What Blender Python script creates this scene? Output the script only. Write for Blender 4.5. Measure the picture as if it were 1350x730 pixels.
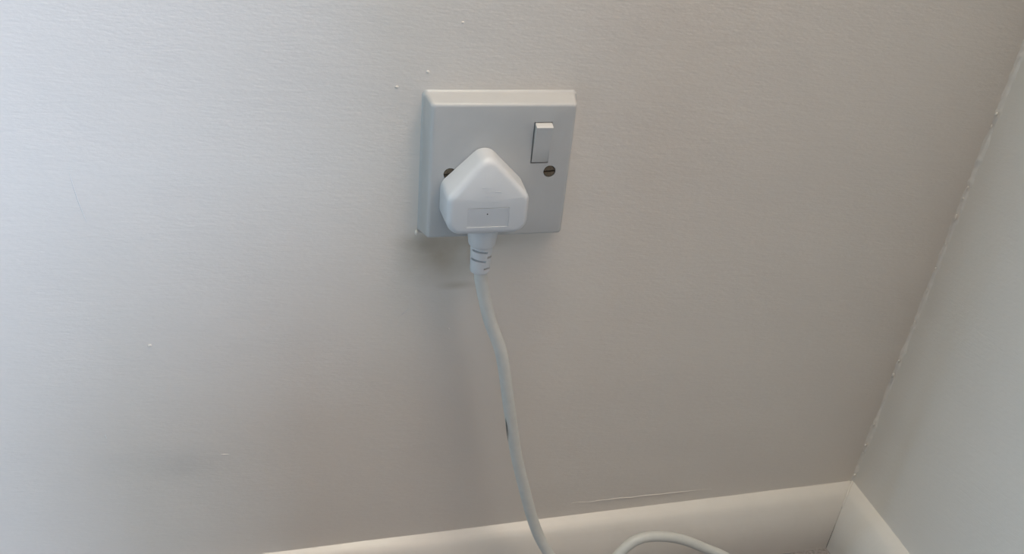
import bpy, bmesh, math, random
from mathutils import Vector, Matrix, noise
for o in list(bpy.data.objects): bpy.data.objects.remove(o)
S = bpy.context.scene
COL = S.collection
random.seed(7)

# ------------------------------------------------------------------ camera
FLOOR = 0.369                      # socket centre stands this high above the floor
cam = bpy.data.objects.new('camera', bpy.data.cameras.new('camera'))
COL.objects.link(cam)
cam.location = (-0.12330, -0.46817, 0.21404 + FLOOR)
cam.rotation_mode = 'XYZ'
cam.rotation_euler = (1.024769, -0.087559, -0.239500)
cam.data.sensor_width = 36
cam.data.lens = 36 * 1150.0 / 1350
cam.data.clip_start = 0.01
S.camera = cam

# ------------------------------------------------------------------ world, light, exposure
world = bpy.data.worlds.new('world'); S.world = world; world.use_nodes = True
world.node_tree.nodes['Background'].inputs['Color'].default_value = (0.62, 0.68, 0.78, 1)
world.node_tree.nodes['Background'].inputs['Strength'].default_value = 0.01
vs = S.view_settings
vs.view_transform = 'Standard'; vs.look = 'None'; vs.exposure = 0.0; vs.gamma = 1.0; vs.use_curve_mapping = False

RX0, RX1, RY0, RY1, RZ1 = -2.2, 0.3506, -2.6, 0.0, 2.4   # room extents

def area_light(name, loc, normal, sx, sy, watts, rgb):
    l = bpy.data.lights.new(name, 'AREA'); l.shape = 'RECTANGLE'; l.size = sx; l.size_y = sy
    k = max(rgb); l.energy = watts*k; l.color = [c/k for c in rgb]
    o = bpy.data.objects.new(name, l); COL.objects.link(o)
    o.location = loc
    o.rotation_euler = Vector(normal).to_track_quat('-Z', 'Y').to_euler()
    return o
# rear daylight, then unseen fill lights added at back wall, left, side and ceiling
LIGHTS = [
    ('daylight_rear',  (-.2, -2.58, 1.15), (0, 1, 0), .8, .7, 23.4, (0.607, 1.0, 1.368)),
    ('daylight_rear_side', (.05, -2.58, 1.2), (0, 1, 0), .5, .8, 24.4, (0.836, 1.0, 1.475)),
    ('fill_back',  (-.95, -.004, .75), (0, -1, 0), .4, .8, 33.5, (0.657, 1.0, 1.343)),
    ('fill_left',  (-1.6, -.15, .6), (1, 0, 0), .2, .8, 3.9, (0.718, 1.0, 1.077)),
    ('fill_side',  (RX1-.005, -.45, 1.5), (-1, 0, 0), .4, .9, 7.4, (1.297, 1.0, 0.838)),  # unseen light on the right, placed to throw the cable's shadow left
    ('fill_top',   (0, -.25, RZ1-.03), (0, 0, -1), .5, .3, 15.2, (1.053, 1.0, 0.816)),
]
for l in LIGHTS:
    area_light(*l)

# ------------------------------------------------------------------ materials
def mat(name, rgb, rough=.4, spec=.5, metal=0.0):
    m = bpy.data.materials.new(name); m.use_nodes = True
    b = m.node_tree.nodes['Principled BSDF']
    b.inputs['Base Color'].default_value = (*rgb, 1); b.inputs['Roughness'].default_value = rough
    b.inputs['Metallic'].default_value = metal; b.inputs['Specular IOR Level'].default_value = spec
    return m
def N(m, t, **kw):
    n = m.node_tree.nodes.new(t)
    for k, v in kw.items():
        if k in n.inputs: n.inputs[k].default_value = v
        else: setattr(n, k, v)
    return n
def L(m, a, b): m.node_tree.links.new(a, b)
def bump(m, layers):
    """layers: (scale xyz, detail, strength, distance)"""
    b = m.node_tree.nodes['Principled BSDF']; tc = N(m, 'ShaderNodeTexCoord'); prev = None
    for sc, det, st, di in layers:
        mp = N(m, 'ShaderNodeMapping'); mp.inputs['Scale'].default_value = sc
        L(m, tc.outputs['Object'], mp.inputs['Vector'])
        nz = N(m, 'ShaderNodeTexNoise', Scale=1.0, Detail=det, Roughness=.55)
        L(m, mp.outputs['Vector'], nz.inputs['Vector'])
        bp = N(m, 'ShaderNodeBump', Strength=st, Distance=di)
        L(m, nz.outputs['Fac'], bp.inputs['Height'])
        if prev: L(m, prev.outputs['Normal'], bp.inputs['Normal'])
        prev = bp
    L(m, prev.outputs['Normal'], b.inputs['Normal'])
def mottle(m, rgb, amt, scale):
    b = m.node_tree.nodes['Principled BSDF']; tc = N(m, 'ShaderNodeTexCoord')
    nz = N(m, 'ShaderNodeTexNoise', Scale=scale, Detail=4.0, Roughness=.6)
    L(m, tc.outputs['Object'], nz.inputs['Vector'])
    r = N(m, 'ShaderNodeValToRGB'); e = r.color_ramp.elements
    e[0].position = .3; e[1].position = .7
    e[0].color = (*[c*(1-amt) for c in rgb], 1); e[1].color = (*[min(1, c*(1+amt)) for c in rgb], 1)
    L(m, nz.outputs['Fac'], r.inputs['Fac']); L(m, r.outputs['Color'], b.inputs['Base Color'])
    return r

WALL = (.72, .648, .580)
def wall_material(name, stains_and_shade):
    m = mat(name, WALL, .36, .5)
    r = mottle(m, WALL, .012, 9.0)
    b = m.node_tree.nodes['Principled BSDF']
    col = r.outputs['Color']
    tc = N(m, 'ShaderNodeTexCoord')
    wob = N(m, 'ShaderNodeTexNoise', Scale=38.0, Detail=4.0)
    L(m, tc.outputs['Object'], wob.inputs['Vector'])
    for (cx, cz, rx, rz, rgb, amt) in stains_and_shade:
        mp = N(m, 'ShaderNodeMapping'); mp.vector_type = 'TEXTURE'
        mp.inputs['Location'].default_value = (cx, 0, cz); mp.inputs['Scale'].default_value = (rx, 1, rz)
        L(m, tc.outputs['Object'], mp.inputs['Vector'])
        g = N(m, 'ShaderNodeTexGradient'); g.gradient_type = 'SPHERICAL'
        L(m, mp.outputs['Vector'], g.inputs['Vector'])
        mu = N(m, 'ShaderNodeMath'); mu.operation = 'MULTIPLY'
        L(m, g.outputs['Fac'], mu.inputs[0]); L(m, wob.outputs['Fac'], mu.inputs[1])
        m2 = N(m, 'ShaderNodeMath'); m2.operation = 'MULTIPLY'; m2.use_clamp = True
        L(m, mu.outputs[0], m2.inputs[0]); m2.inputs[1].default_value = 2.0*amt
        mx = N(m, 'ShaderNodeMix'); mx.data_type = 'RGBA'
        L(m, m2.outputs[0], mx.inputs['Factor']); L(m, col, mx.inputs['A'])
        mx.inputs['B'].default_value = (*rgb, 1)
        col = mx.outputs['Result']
    L(m, col, b.inputs['Base Color'])
    bump(m, [((260, 260, 900), 3, .17, .0007), ((14, 14, 14), 2, .25, .004), ((70, 70, 320), 2, .11, .0013)])
    return m
F = FLOOR
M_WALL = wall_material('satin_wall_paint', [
    (-.030, F-.062, .032, .028, (.46, .37, .27), .70),  # brown smears below the plate, with its shadow there painted in too
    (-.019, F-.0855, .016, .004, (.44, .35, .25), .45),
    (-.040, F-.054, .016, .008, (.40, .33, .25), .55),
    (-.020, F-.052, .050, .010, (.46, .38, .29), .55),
    (-.192, F-.222, .030, .017, (.48, .45, .42), .28),
    (-.215, F-.212, .050, .018, (.56, .53, .50), .25)])
M_WALLR = wall_material('satin_wall_paint_side', [])
M_SKIRT = mat('skirting_gloss_paint', (.66, .60, .545), .34, .5); mottle(M_SKIRT, (.66, .60, .545), .02, 30)
bump(M_SKIRT, [((30, 300, 300), 3, .12, .0008), ((40, 40, 40), 2, .2, .002)])
M_BEAD = mat('wall_paint_bead', WALL, .4); bump(M_BEAD, [((220, 220, 220), 3, .3, .0012)])
M_FLOOR = mat('carpet', (.33, .29, .275), .95, .1); mottle(M_FLOOR, (.33, .29, .275), .25, 420)
bump(M_FLOOR, [((700, 700, 700), 2, .8, .003)])
M_BLOCKER = mat('shade_blocker_dark', (.20, .165, .14), .6)  # dark, so the added blocker bounces little light back
M_CEIL = mat('ceiling_paint', (.6, .58, .56), .8)
M_PLATE = mat('faceplate_plastic', (.475, .46, .445), .38, .5); mottle(M_PLATE, (.475, .46, .445), .02, 60)
bump(M_PLATE, [((300, 300, 300), 3, .08, .0005), ((70, 70, 70), 2, .12, .0012)])
M_SWITCH = mat('switch_plastic', (.55, .525, .50), .33, .5)
M_PLUG = mat('plug_plastic', (.56, .555, .56), .36, .5); mottle(M_PLUG, (.56, .555, .56), .008, 90)
M_CABLE = mat('cable_sheath', (.565, .55, .515), .42, .45); mottle(M_CABLE, (.565, .55, .515), .03, 160)
M_BRASS = mat('tarnished_brass', (.30, .235, .165), .5, .4, .6); mottle(M_BRASS, (.17, .13, .09), .45, 900)
M_DARK = mat('dark_void', (.03, .027, .025), .8, .2)
M_SCUFF = mat('dark_scuff', (.17, .165, .16), .7, .2)

# ------------------------------------------------------------------ helpers
def obj(name, bm, m, parent=None, smooth=False):
    me = bpy.data.meshes.new(name)
    bmesh.ops.recalc_face_normals(bm, faces=bm.faces[:])
    bm.to_mesh(me); bm.free()
    me.materials.append(m)
    for p in me.polygons: p.use_smooth = smooth
    o = bpy.data.objects.new(name, me); COL.objects.link(o)
    if parent:
        o.parent = parent
        o.matrix_parent_inverse = Matrix.Translation(parent.location).inverted()
    return o
def struct(name, bm, m, parent=None, smooth=False):
    o = obj(name, bm, m, parent, smooth)
    if parent is None: o['kind'] = 'structure'
    return o
def thing(name, label, cat, loc):
    o = bpy.data.objects.new(name, None); COL.objects.link(o)
    o.empty_display_size = .03; o.location = loc; o['label'] = label; o['category'] = cat
    return o
def add_box(bm, a, b):
    r = bmesh.ops.create_cube(bm, size=1)['verts']
    for v in r:
        v.co = Vector([(a[i]+b[i])/2 + v.co[i]*(b[i]-a[i]) for i in range(3)])
    return r
def box(a, b):
    bm = bmesh.new(); add_box(bm, a, b); return bm
def loft(rings, cap0=True, cap1=True, closed=True):
    bm = bmesh.new(); R = [[bm.verts.new(p) for p in r] for r in rings]
    n = len(R[0])
    for a, b in zip(R, R[1:]):
        for i in range(n if closed else n-1):
            j = (i+1) % n
            bm.faces.new((a[i], a[j], b[j], b[i]))
    if cap0: bm.faces.new(R[0][::-1])
    if cap1: bm.faces.new(R[-1])
    return bm
def cut(o, cutters):
    """boolean difference, applied, cutters removed"""
    for c in cutters:
        md = o.modifiers.new('cut', 'BOOLEAN'); md.operation = 'DIFFERENCE'; md.solver = 'EXACT'; md.object = c
    dg = bpy.context.evaluated_depsgraph_get(); dg.update()
    me = bpy.data.meshes.new_from_object(o.evaluated_get(dg))
    o.modifiers.clear(); o.data = me
    for c in cutters: bpy.data.objects.remove(c)
def sharp(o, deg=35):
    for p in o.data.polygons: p.use_smooth = True
    o.data.set_sharp_from_angle(angle=math.radians(deg))
def rounded_poly(pts, rad, seg=8):
    out = []; n = len(pts)
    for i in range(n):
        p0, p, p1 = Vector(pts[i-1]), Vector(pts[i]), Vector(pts[(i+1) % n])
        a, b = (p0-p).normalized(), (p1-p).normalized()
        h = a.angle(b)/2; r = rad[i]; t = r/math.tan(h)
        c = p + (a+b).normalized()*(r/math.sin(h))
        s, e = p+a*t-c, p+b*t-c
        a0 = math.atan2(s.y, s.x); d = (math.atan2(e.y, e.x)-a0+math.pi) % (2*math.pi)-math.pi
        for k in range(seg+1):
            g = a0+d*k/seg; out.append(c+Vector((math.cos(g), math.sin(g)))*r)
    return out
def spline(pts, per=10):
    P = [Vector(p) for p in pts]; P = [2*P[0]-P[1]] + P + [2*P[-1]-P[-2]]; out = []
    for i in range(1, len(P)-2):
        for k in range(per):
            t = k/per; a, b, c, d = P[i-1:i+3]
            out.append(.5*((2*b)+(c-a)*t+(2*a-5*b+4*c-d)*t*t+(3*b-a-3*c+d)*t**3))
    out.append(P[-2]); return out
def tube(path, rad, n=16):
    rings = []; T0 = None; up = Vector((1, 0, 0))
    for i, p in enumerate(path):
        t = (path[min(i+1, len(path)-1)]-path[max(i-1, 0)]).normalized()
        up = (up-t*up.dot(t)).normalized(); w = t.cross(up)
        r = rad(i/(len(path)-1)) if callable(rad) else rad
        rings.append([p+(up*math.cos(2*math.pi*k/n)+w*math.sin(2*math.pi*k/n))*r for k in range(n)])
    return loft(rings)
def blob(c, r, squash=(1, .5, 1), seed=0):
    bm = bmesh.new(); bmesh.ops.create_icosphere(bm, subdivisions=2, radius=1)
    for v in bm.verts:
        d = 1+.35*noise.noise(v.co*1.3+Vector((seed*3.1, seed, 0)))
        v.co = Vector([c[i]+v.co[i]*r*d*squash[i] for i in range(3)])
    return bm

# ------------------------------------------------------------------ room shell
XC = RX1
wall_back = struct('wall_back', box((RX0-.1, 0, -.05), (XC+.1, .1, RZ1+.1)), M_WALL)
wall_right = struct('wall_right', box((XC, RY0-.1, -.05), (XC+.1, -.0002, RZ1+.1)), M_WALLR)
bm = bmesh.new()                                 # unseen blocker with a pier, added behind the camera to shade the wall
add_box(bm, (-.22, -.75, -.05), (XC-.0002, -.55, .46)); add_box(bm, (-.1, -.90, -.05), (XC-.0002, -.7502, RZ1))
struct('shade_blocker', bm, M_BLOCKER)
struct('floor', box((RX0-.1, RY0-.1, -.06), (XC+.1, .1, 0)), M_FLOOR)
struct('ceiling', box((RX0-.1, RY0-.1, RZ1), (XC+.1, .1, RZ1+.1)), M_CEIL)

ZS = F-.3130                                     # skirting top at the wall
PROF = [(0, ZS), (.005, ZS-.0024), (.0082, ZS-.0044), (.0104, ZS-.0066), (.0124, ZS-.0100), (.0154, ZS-.0155), (.0184, ZS-.0230), (.0206, ZS-.0310), (.0220, ZS-.0400), (.0228, ZS-.0500), (.0230, 0)]
def skirting(along):
    rings = []
    n = 160
    for i in range(n+1):
        t = i/n
        ring = []
        for (d, z) in PROF + [(0, 0)]:
            open_ = max(0, min(1, (ZS-.010-z)/.035))                   # the mitre opens towards the floor
            gap = .00002+.00042*open_*(1+.6*noise.noise(Vector((z*400, 2, 0))))
            if along == 'x':
                x = RX0 + (XC-gap-d-RX0)*(1-(1-t)**2.2)
                w = .0005*noise.noise(Vector((x*18, z*30, 1)))
                ring.append((x, -d-(w if d > 0 else 0), z+(w if 0 < z else 0)))
            else:
                y = RY0 + (-gap-d-RY0)*(1-(1-t)**2.2)
                w = .0005*noise.noise(Vector((y*18, z*30, 5)))
                ring.append((XC-d-(w if d > 0 else 0), y, z+(w if 0 < z else 0)))
        rings.append(ring)
    return loft(rings)
sk = struct('baseboard_back', skirting('x'), M_SKIRT); sharp(sk, 60)
skr = struct('baseboard_right', skirting('y'), M_SKIRT); sharp(skr, 60)

# irregular painted filler along the wall corner and the top of the skirtings
def bead(path, a, b, r, seed, amp=.6, n=6):
    """concave-ish fillet between directions a and b swept along path, lumpy"""
    rings = []; a, b = Vector(a), Vector(b)
    for i, p in enumerate(path):
        q = p*55+Vector((seed, 0, 0))
        rr = r*(1+amp*noise.noise(q)+.5*amp*noise.noise(q*3.7))
        ring = [p-a*.0004-b*.0004, p+a*rr-b*.0003]
        for k in range(1, n):
            th = math.pi/2*k/n
            c = a*rr+b*rr
            ring.append(p+c-(b*math.cos(th)+a*math.sin(th))*rr*(.99+.10*noise.noise(q*5+Vector((k, 0, 0)))))
        ring.append(p+b*rr-a*.0003)
        rings.append(ring)
    return loft(rings)
path = [Vector((XC, 0, ZS-.002+i*.0012)) for i in range(620)]
obj('paint_bead', bead(path, (-1, 0, 0), (0, -1, 0), .0029, 3, .55), M_BEAD, wall_right, True)
path = [Vector((XC-.004-i*.0016, 0, ZS-.0020)) for i in range(520)]
obj('paint_bead', bead(path, (0, 0, 1), (0, -1, 0), .0026, 9, .3), M_BEAD, wall_back, True)
path = [Vector((XC, -.002-i*.0016, ZS-.0020)) for i in range(200)]
obj('paint_bead', bead(path, (0, 0, 1), (-1, 0, 0), .0028, 14, .3), M_BEAD, wall_right, True)
# filler in the upper part of the mitre
mp_ = [Vector((XC-d-.0003, -d-.0003, z)) for d, z in PROF[:6]]
obj('mitre_filler', tube(spline(mp_, 6), lambda t: .0011*(1-.55*t)*(1+.35*noise.noise(Vector((t*9, 4, 0)))), 10), M_SKIRT, sk, True)
# nibs of dried paint
for (x, z, r) in [(-.0602, .0473, .0009), (-.0430, .0561, .0009), (-.2082, -.1172, .0011), (-.0249, .0838, .0007), (-.0226, -.1194, .0007)]:
    obj('paint_nib', blob((x, -.0001, F+z), r, (1.2, .6, .9), x*90), M_BEAD, wall_back, True)
for (z, r, dx, e) in [(.030, .0021, .003, 1.0), (.021, .0012, .004, 1.8), (-.026, .0013, .002, 2.4), (-.034, .0010, .003, 1.6), (-.0495, .0017, .003, 2.6), (-.072, .0011, .002, 1.7),
                   (-.093, .0012, .003, 2.0), (-.112, .0010, .002, 2.2), (-.142, .0012, .002, 1.8), (-.180, .0016, .003, 1.5), (-.194, .0021, .003, 1.7), (-.221, .0011, .002, 1.6), (-.247, .0013, .002, 2.0), (-.270, .0018, .003, 1.4), (-.279, .0012, .002, 1.4), (-.305, .0024, .001, 1.0)]:
    obj('paint_nib', blob((XC-.0012-dx*.4, -.0012-dx*.1, F+z), r*.6, (.9, .7, e), z*70), M_BEAD, wall_right, True)
obj('paint_nib', blob((-.0466, -.0008, F-.0452), .0014, (.8, .7, 1.4), 5), M_BEAD, wall_back, True)
# thin ridge of old paint above the skirting
pr = [Vector((.085+i*.0036, 0.0, F-.2990-.0030*(i/36)+.0009*noise.noise(Vector((i*.3, 0, 0))))) for i in range(36)]
obj('paint_ridge', tube(pr, lambda t: .0003*math.sin(math.pi*min(max(t, .02), .98))+.00008, 8), M_BEAD, wall_back, True)
def scuff(name, pts, r, m, parent):
    return obj(name, tube(spline(pts, 6), lambda t: r*math.sin(math.pi*min(max(t, .03), .97)), 6), m, parent, True)
M_SCRATCH = mat('scratch', (.62, .585, .55), .5)
scuff('scratch', [(-.2353, .00012, F+.0061), (-.2332, .00012, F-.0163), (-.2296, .00012, F-.0376)], .00032, M_SCRATCH, wall_back)
scuff('scratch', [(-.2433, .00012, F-.1836), (-.2428, .00012, F-.1900)], .0003, M_SCRATCH, wall_back)
scuff('scratch', [(-.1755, .00005, F-.2112), (-.1718, .00005, F-.2114), (-.1680, .00005, F-.2122)], .0003, M_BEAD, wall_back)
scuff('scratch', [(-.0560, .00012, F-.1080), (-.0480, .00012, F-.1000)], .0003, M_SCRATCH, wall_back)

def light_surround(name, c, ax, sx, sz):  # unseen frames added around the back and side fill lights
    bm = bmesh.new(); w, t = .045, .003
    for dx, dz, hx, hz in ((-(sx+w)/2, 0, w/2, sz/2+w), ((sx+w)/2, 0, w/2, sz/2+w), (0, -(sz+w)/2, sx/2, w/2), (0, (sz+w)/2, sx/2, w/2)):
        if ax == 'x': add_box(bm, (c[0]+dx-hx, -t, c[2]+dz-hz), (c[0]+dx+hx, .002, c[2]+dz+hz))
        else: add_box(bm, (XC-t, c[1]+dx-hx, c[2]+dz-hz), (XC+.002, c[1]+dx+hx, c[2]+dz+hz))
    struct(name, bm, M_SKIRT)
light_surround('light_surround_1', (-.95, 0, .75), 'x', .4, .8)
light_surround('light_surround_2', (0, -.45, 1.5), 'y', .4, .9)

# ------------------------------------------------------------------ wall socket
D = .0138
H = .0425
sock = thing('wall_socket', 'square white single wall socket with a rocker switch at its top right', 'socket', (0, 0, F))
def rrect(h, r, y, seg=4):
    return [(p.x, y, F+p.y) for p in rounded_poly([(-h, -h), (h, -h), (h, h), (-h, h)], [r]*4, seg)]
rings = [rrect(H+.0034, .003, 0), rrect(H+.0027, .0028, -.0007), rrect(H+.0021, .0026, -.0020), rrect(H+.0015, .0024, -.0045), rrect(H+.0003, .0022, -D+.0022),
         rrect(H-.0001, .0021, -D+.0012), rrect(H-.0006, .0018, -D+.0005), rrect(H-.0014, .0014, -D+.0001), rrect(H-.0020, .0012, -D)]
plate = obj('faceplate', loft(rings), M_PLATE, sock)
SX0, SX1, SZ0, SZ1 = .0176, .0284, .0056, .0315
def cylinder_y(cx, cz, r, y0, y1, n=32):
    return loft([[(cx+r*math.cos(2*math.pi*k/n), y, F+cz+r*math.sin(2*math.pi*k/n)) for k in range(n)] for y in (y0, y1)])
cutters = [obj('cutter', box((SX0, -D-.01, F+SZ0), (SX1, -D+.006, F+SZ1)), M_DARK)]
SCREWS = [(-.0302, -.0002, 12), (.0301, .0002, 6)]
for sx, sz, _ in SCREWS:
    cutters.append(obj('cutter', cylinder_y(sx, sz, .0038, -D-.004, -D+.0025), M_DARK))
cut(plate, cutters); sharp(plate, 50)
obj('switch_recess', box((SX0+.0001, -D+.0052, F+SZ0+.0001), (SX1-.0001, -D+.0058, F+SZ1-.0001)), M_DARK, sock)
# rocker: stands proud at its top, flush at its bottom
prof = [(-D+.005, SZ1-.0005), (-D-.0002, SZ1-.0005), (-D-.0034, SZ1-.0016), (-D-.0038, SZ1-.0021), (-D-.0036, SZ1-.003), (-D-.0015, (SZ0+SZ1)/2-.002), (-D-.0003, SZ0+.0012), (-D+.0002, SZ0+.0006), (-D+.005, SZ0+.0006)]
bm = loft([[(x, y, F+z) for y, z in prof] for x in (SX0+.0006, SX1-.0003)])
bmesh.ops.bevel(bm, geom=[e for e in bm.edges if len(e.link_faces) == 2 and e.calc_face_angle(0) > .5], offset=.00025, segments=2, affect='EDGES')
rk = obj('rocker_switch', bm, M_SWITCH, sock); sharp(rk, 40)
for i, (sx, sz, ang) in enumerate(SCREWS):
    n = 36; rad = .0035; hw = .00045; bm = bmesh.new()
    y0, y1 = -D+.0022, -D+.0004
    a = math.radians(ang)
    def P(u, v, y): return bm.verts.new((sx+u*math.cos(a)-v*math.sin(a), y, F+sz+u*math.sin(a)+v*math.cos(a)))
    for sgn in (1, -1):                                   # two half-moons either side of the slot
        arc = []
        t0 = math.asin(hw/rad)
        for k in range(17):
            t = t0+(math.pi-2*t0)*k/16
            arc.append((rad*math.cos(t), sgn*rad*math.sin(t)))
        lo = [P(u, v, y0) for u, v in arc]; mid = [P(u, v, y1+.0004) for u, v in arc]
        hi = [P(u*.9, hw*sgn+(v-hw*sgn)*.9, y1) for u, v in arc]
        for r0, r1 in ((lo, mid), (mid, hi)):
            for k in range(len(arc)):
                j = (k+1) % len(arc); bm.faces.new((r0[k], r0[j], r1[j], r1[k]))
        bm.faces.new(hi); bm.faces.new(lo[::-1])
    sc = obj('screw', bm, M_BRASS, sock); sc['label'] = 'tarnished brass slotted screw'; sharp(sc, 30)
    obj('screw_slot', cylinder_y(sx, sz, .00355, y0+.0001, y0-.0004), M_DARK, sc)

# ------------------------------------------------------------------ plug with cable
CX = -.0110
plug = thing('power_plug', 'white three-pin plug in the wall socket with its white cable trailing to the floor', 'plug', (CX, -D, F))
OUT = rounded_poly([(-24.7, -4.8), (-24.7, -29.6), (24.7, -29.6), (24.7, -4.8), (0, 20.0)], [8, 9.5, 9.5, 8, 8.6], 12)
def depth(v):
    t = (v+2.0)/4.5
    return 22.6-.45*4.5*math.log1p(math.exp(min(t, 40)))
def inset(d):
    """outline moved inwards by d (mm), from normals"""
    n = len(OUT); res = []
    for i in range(n):
        t = (OUT[(i+1) % n]-OUT[i-1]).normalized(); nr = Vector((-t.y, t.x))
        res.append(OUT[i]+nr*d)
    return res
a2 = sum(OUT[i-1].x*OUT[i].y-OUT[i].x*OUT[i-1].y for i in range(len(OUT)))
if a2 < 0: OUT.reverse()
def P3(u, v, dep): return (CX+u/1000, -D-dep/1000, F+v/1000)
rings = []
er = 3.6; draft = .7
rings.append([P3(p.x, p.y, .25) for p in inset(.5)])
rings.append([P3(p.x, p.y, .7) for p in inset(0)])
for f in (.33, .66):
    rings.append([P3(p.x, p.y, .7+f*(depth(p.y)-er-.7)) for p in inset(draft*f)])
for k in range(0, 7):
    th = math.pi/2*k/6
    ins = draft+er*(1-math.cos(th))
    rings.append([P3(p.x, p.y, depth(p.y)-er+er*math.sin(th)) for p in inset(ins)])
base = inset(draft+er); cen = Vector((0, -7))
for t in (.93, .85, .75, .65, .55, .45, .35, .25, .15, .06):
    rings.append([P3(q.x, q.y, depth(q.y)) for q in [cen+(p-cen)*t for p in base]])
body = obj('plug_body', loft(rings), M_PLUG, plug, True)
# recessed fuse panel on the lower face
PU0, PU1, PV0, PV1 = -12.3, 12.2, -23.7, -11.3
yf = -D-.02255
cut(body, [obj('cutter', box((CX+PU0/1000, yf-.005, F+PV0/1000), (CX+PU1/1000, yf+.0006, F+PV1/1000)), M_DARK)])
sharp(body, 40)
bm = bmesh.new()
for v in add_box(bm, (CX+PU0/1000-.0001, yf+.00006, F+PV0/1000-.0001), (CX+PU1/1000+.0001, yf+.0014, F+PV1/1000-.0003)):
    if v.co.y < yf+.0005 and v.co.z < F+PV0/1000+.001: v.co.y = yf+.00050       # leans in towards its lower edge
fp = obj('fuse_cover', bm, M_PLUG, plug)
dot = (CX-.0006, F-.0153)
obj('pin_hole', loft([[(dot[0]+.00042*math.cos(k*math.pi/8), y, dot[1]+.00042*math.sin(k*math.pi/8)) for k in range(16)] for y in (yf+.0006, yf+.00014)]), M_DARK, fp)

# strain relief: collar, then tapered sleeve with staggered slots
SY = -D-.0112
rings = []; na = 72
prof = [(-28, 9.2), (-30, 9.2), (-34, 9.0), (-40.0, 8.2), (-40.6, 8.0), (-40.9, 7.6), (-40.95, 6.9)]
z = -41.1
while z > -59.3: prof.append((z, 6.85-(-41-z)*.045)); z -= .2
prof += [(-59.7, 5.8), (-60.0, 5.3), (-60.0, 4.0)]
R_ = math.radians
SLOTS = [(-44.2, 1.3, R_(205), R_(292)), (-50.6, 1.3, R_(200), R_(285)), (-55.6, 1.3, R_(285), R_(345)),
         (-47.6, 1.3, R_(297), R_(380)), (-46.0, 1.3, R_(20), R_(160)), (-52.0, 1.3, R_(20), R_(160))]
for v, r in prof:
    ring = []
    for k in range(na):
        th = 2*math.pi*k/na; rr = r
        for (sv, sh, a0, a1) in SLOTS:
            for tt in (th, th+2*math.pi):
                if a0 <= tt <= a1 and abs(v-sv+.9*math.cos(th)) < sh/2: rr = r-1.9
        ring.append((CX+.0002+rr*math.cos(th)/1000, SY+rr*.92*math.sin(th)/1000, F+v/1000))
    rings.append(ring)
sr = obj('strain_relief', loft(rings), M_PLUG, plug); sharp(sr, 35)

# cable: down in front of the wall, a loop by the floor, an arch against the skirting, away over the floor
CAB = [(-.0107, SY, -.050), (-.0104, SY, -.0600), (-.0084, -.0250, -.0715), (-.0020, -.0260, -.0961), (.0074, -.0280, -.1223), (.0152, -.0300, -.1620), (.0211, -.0310, -.1923),
       (.0269, -.0322, -.2184), (.0431, -.0370, -.2753), (.0566, -.0420, -.3049), (.0745, -.0500, -.3334), (.0900, -.0540, -.3455)]
ARCH = [(.1026, -.0480, -.3344), (.1135, -.0420, -.3190), (.1275, -.0380, -.3085), (.1450, -.0365, -.3075), (.1690, -.0370, -.3142), (.1925, -.0400, -.3262), (.2140, -.0450, -.3375), (.2350, -.0560, -.3550), (.2460, -.0850, -.3648), (.2300, -.1500, -.3648), (.1500, -.2800, -.3648), (-.0500, -.4000, -.3648), (-.3500, -.4500, -.3648), (-.8000, -.4000, -.3648)]
cpath = spline([(x, y, F+z) for x, y, z in CAB+ARCH], 10)
cable = obj('cable', tube(cpath, .0041, 20), M_CABLE, plug, True)
nk = scuff('sheath_nick', [(.0137, -.0322, F-.1738), (.0151, -.0330, F-.1830), (.0170, -.0333, F-.1945)], .00042, M_SCUFF, plug)
nk['label'] = 'dark nick in the cable sheath'
# faint raised marks moulded into the plug face
bm = bmesh.new()
for (u, v, w, h) in [(-1.2, .6, 6.0, .30), (2.4, -1.9, 8.6, .30), (.4, -4.4, 5.0, .25), (-6.5, -7.4, 4.6, .3), (-1.5, -7.6, 3.6, .3), (3.2, -7.5, 4.4, .3), (.6, -9.2, 9.0, .22)]:
    for w_ in add_box(bm, (CX+(u-w/2)/1000, 0, F+(v-h/2)/1000), (CX+(u+w/2)/1000, .001, F+(v+h/2)/1000)):
        vv = (w_.co.z-F)*1000
        w_.co.y = -D-depth(vv)/1000+(.0004 if w_.co.y > .0005 else -.00006)
obj('moulded_mark', bm, M_PLUG, body)
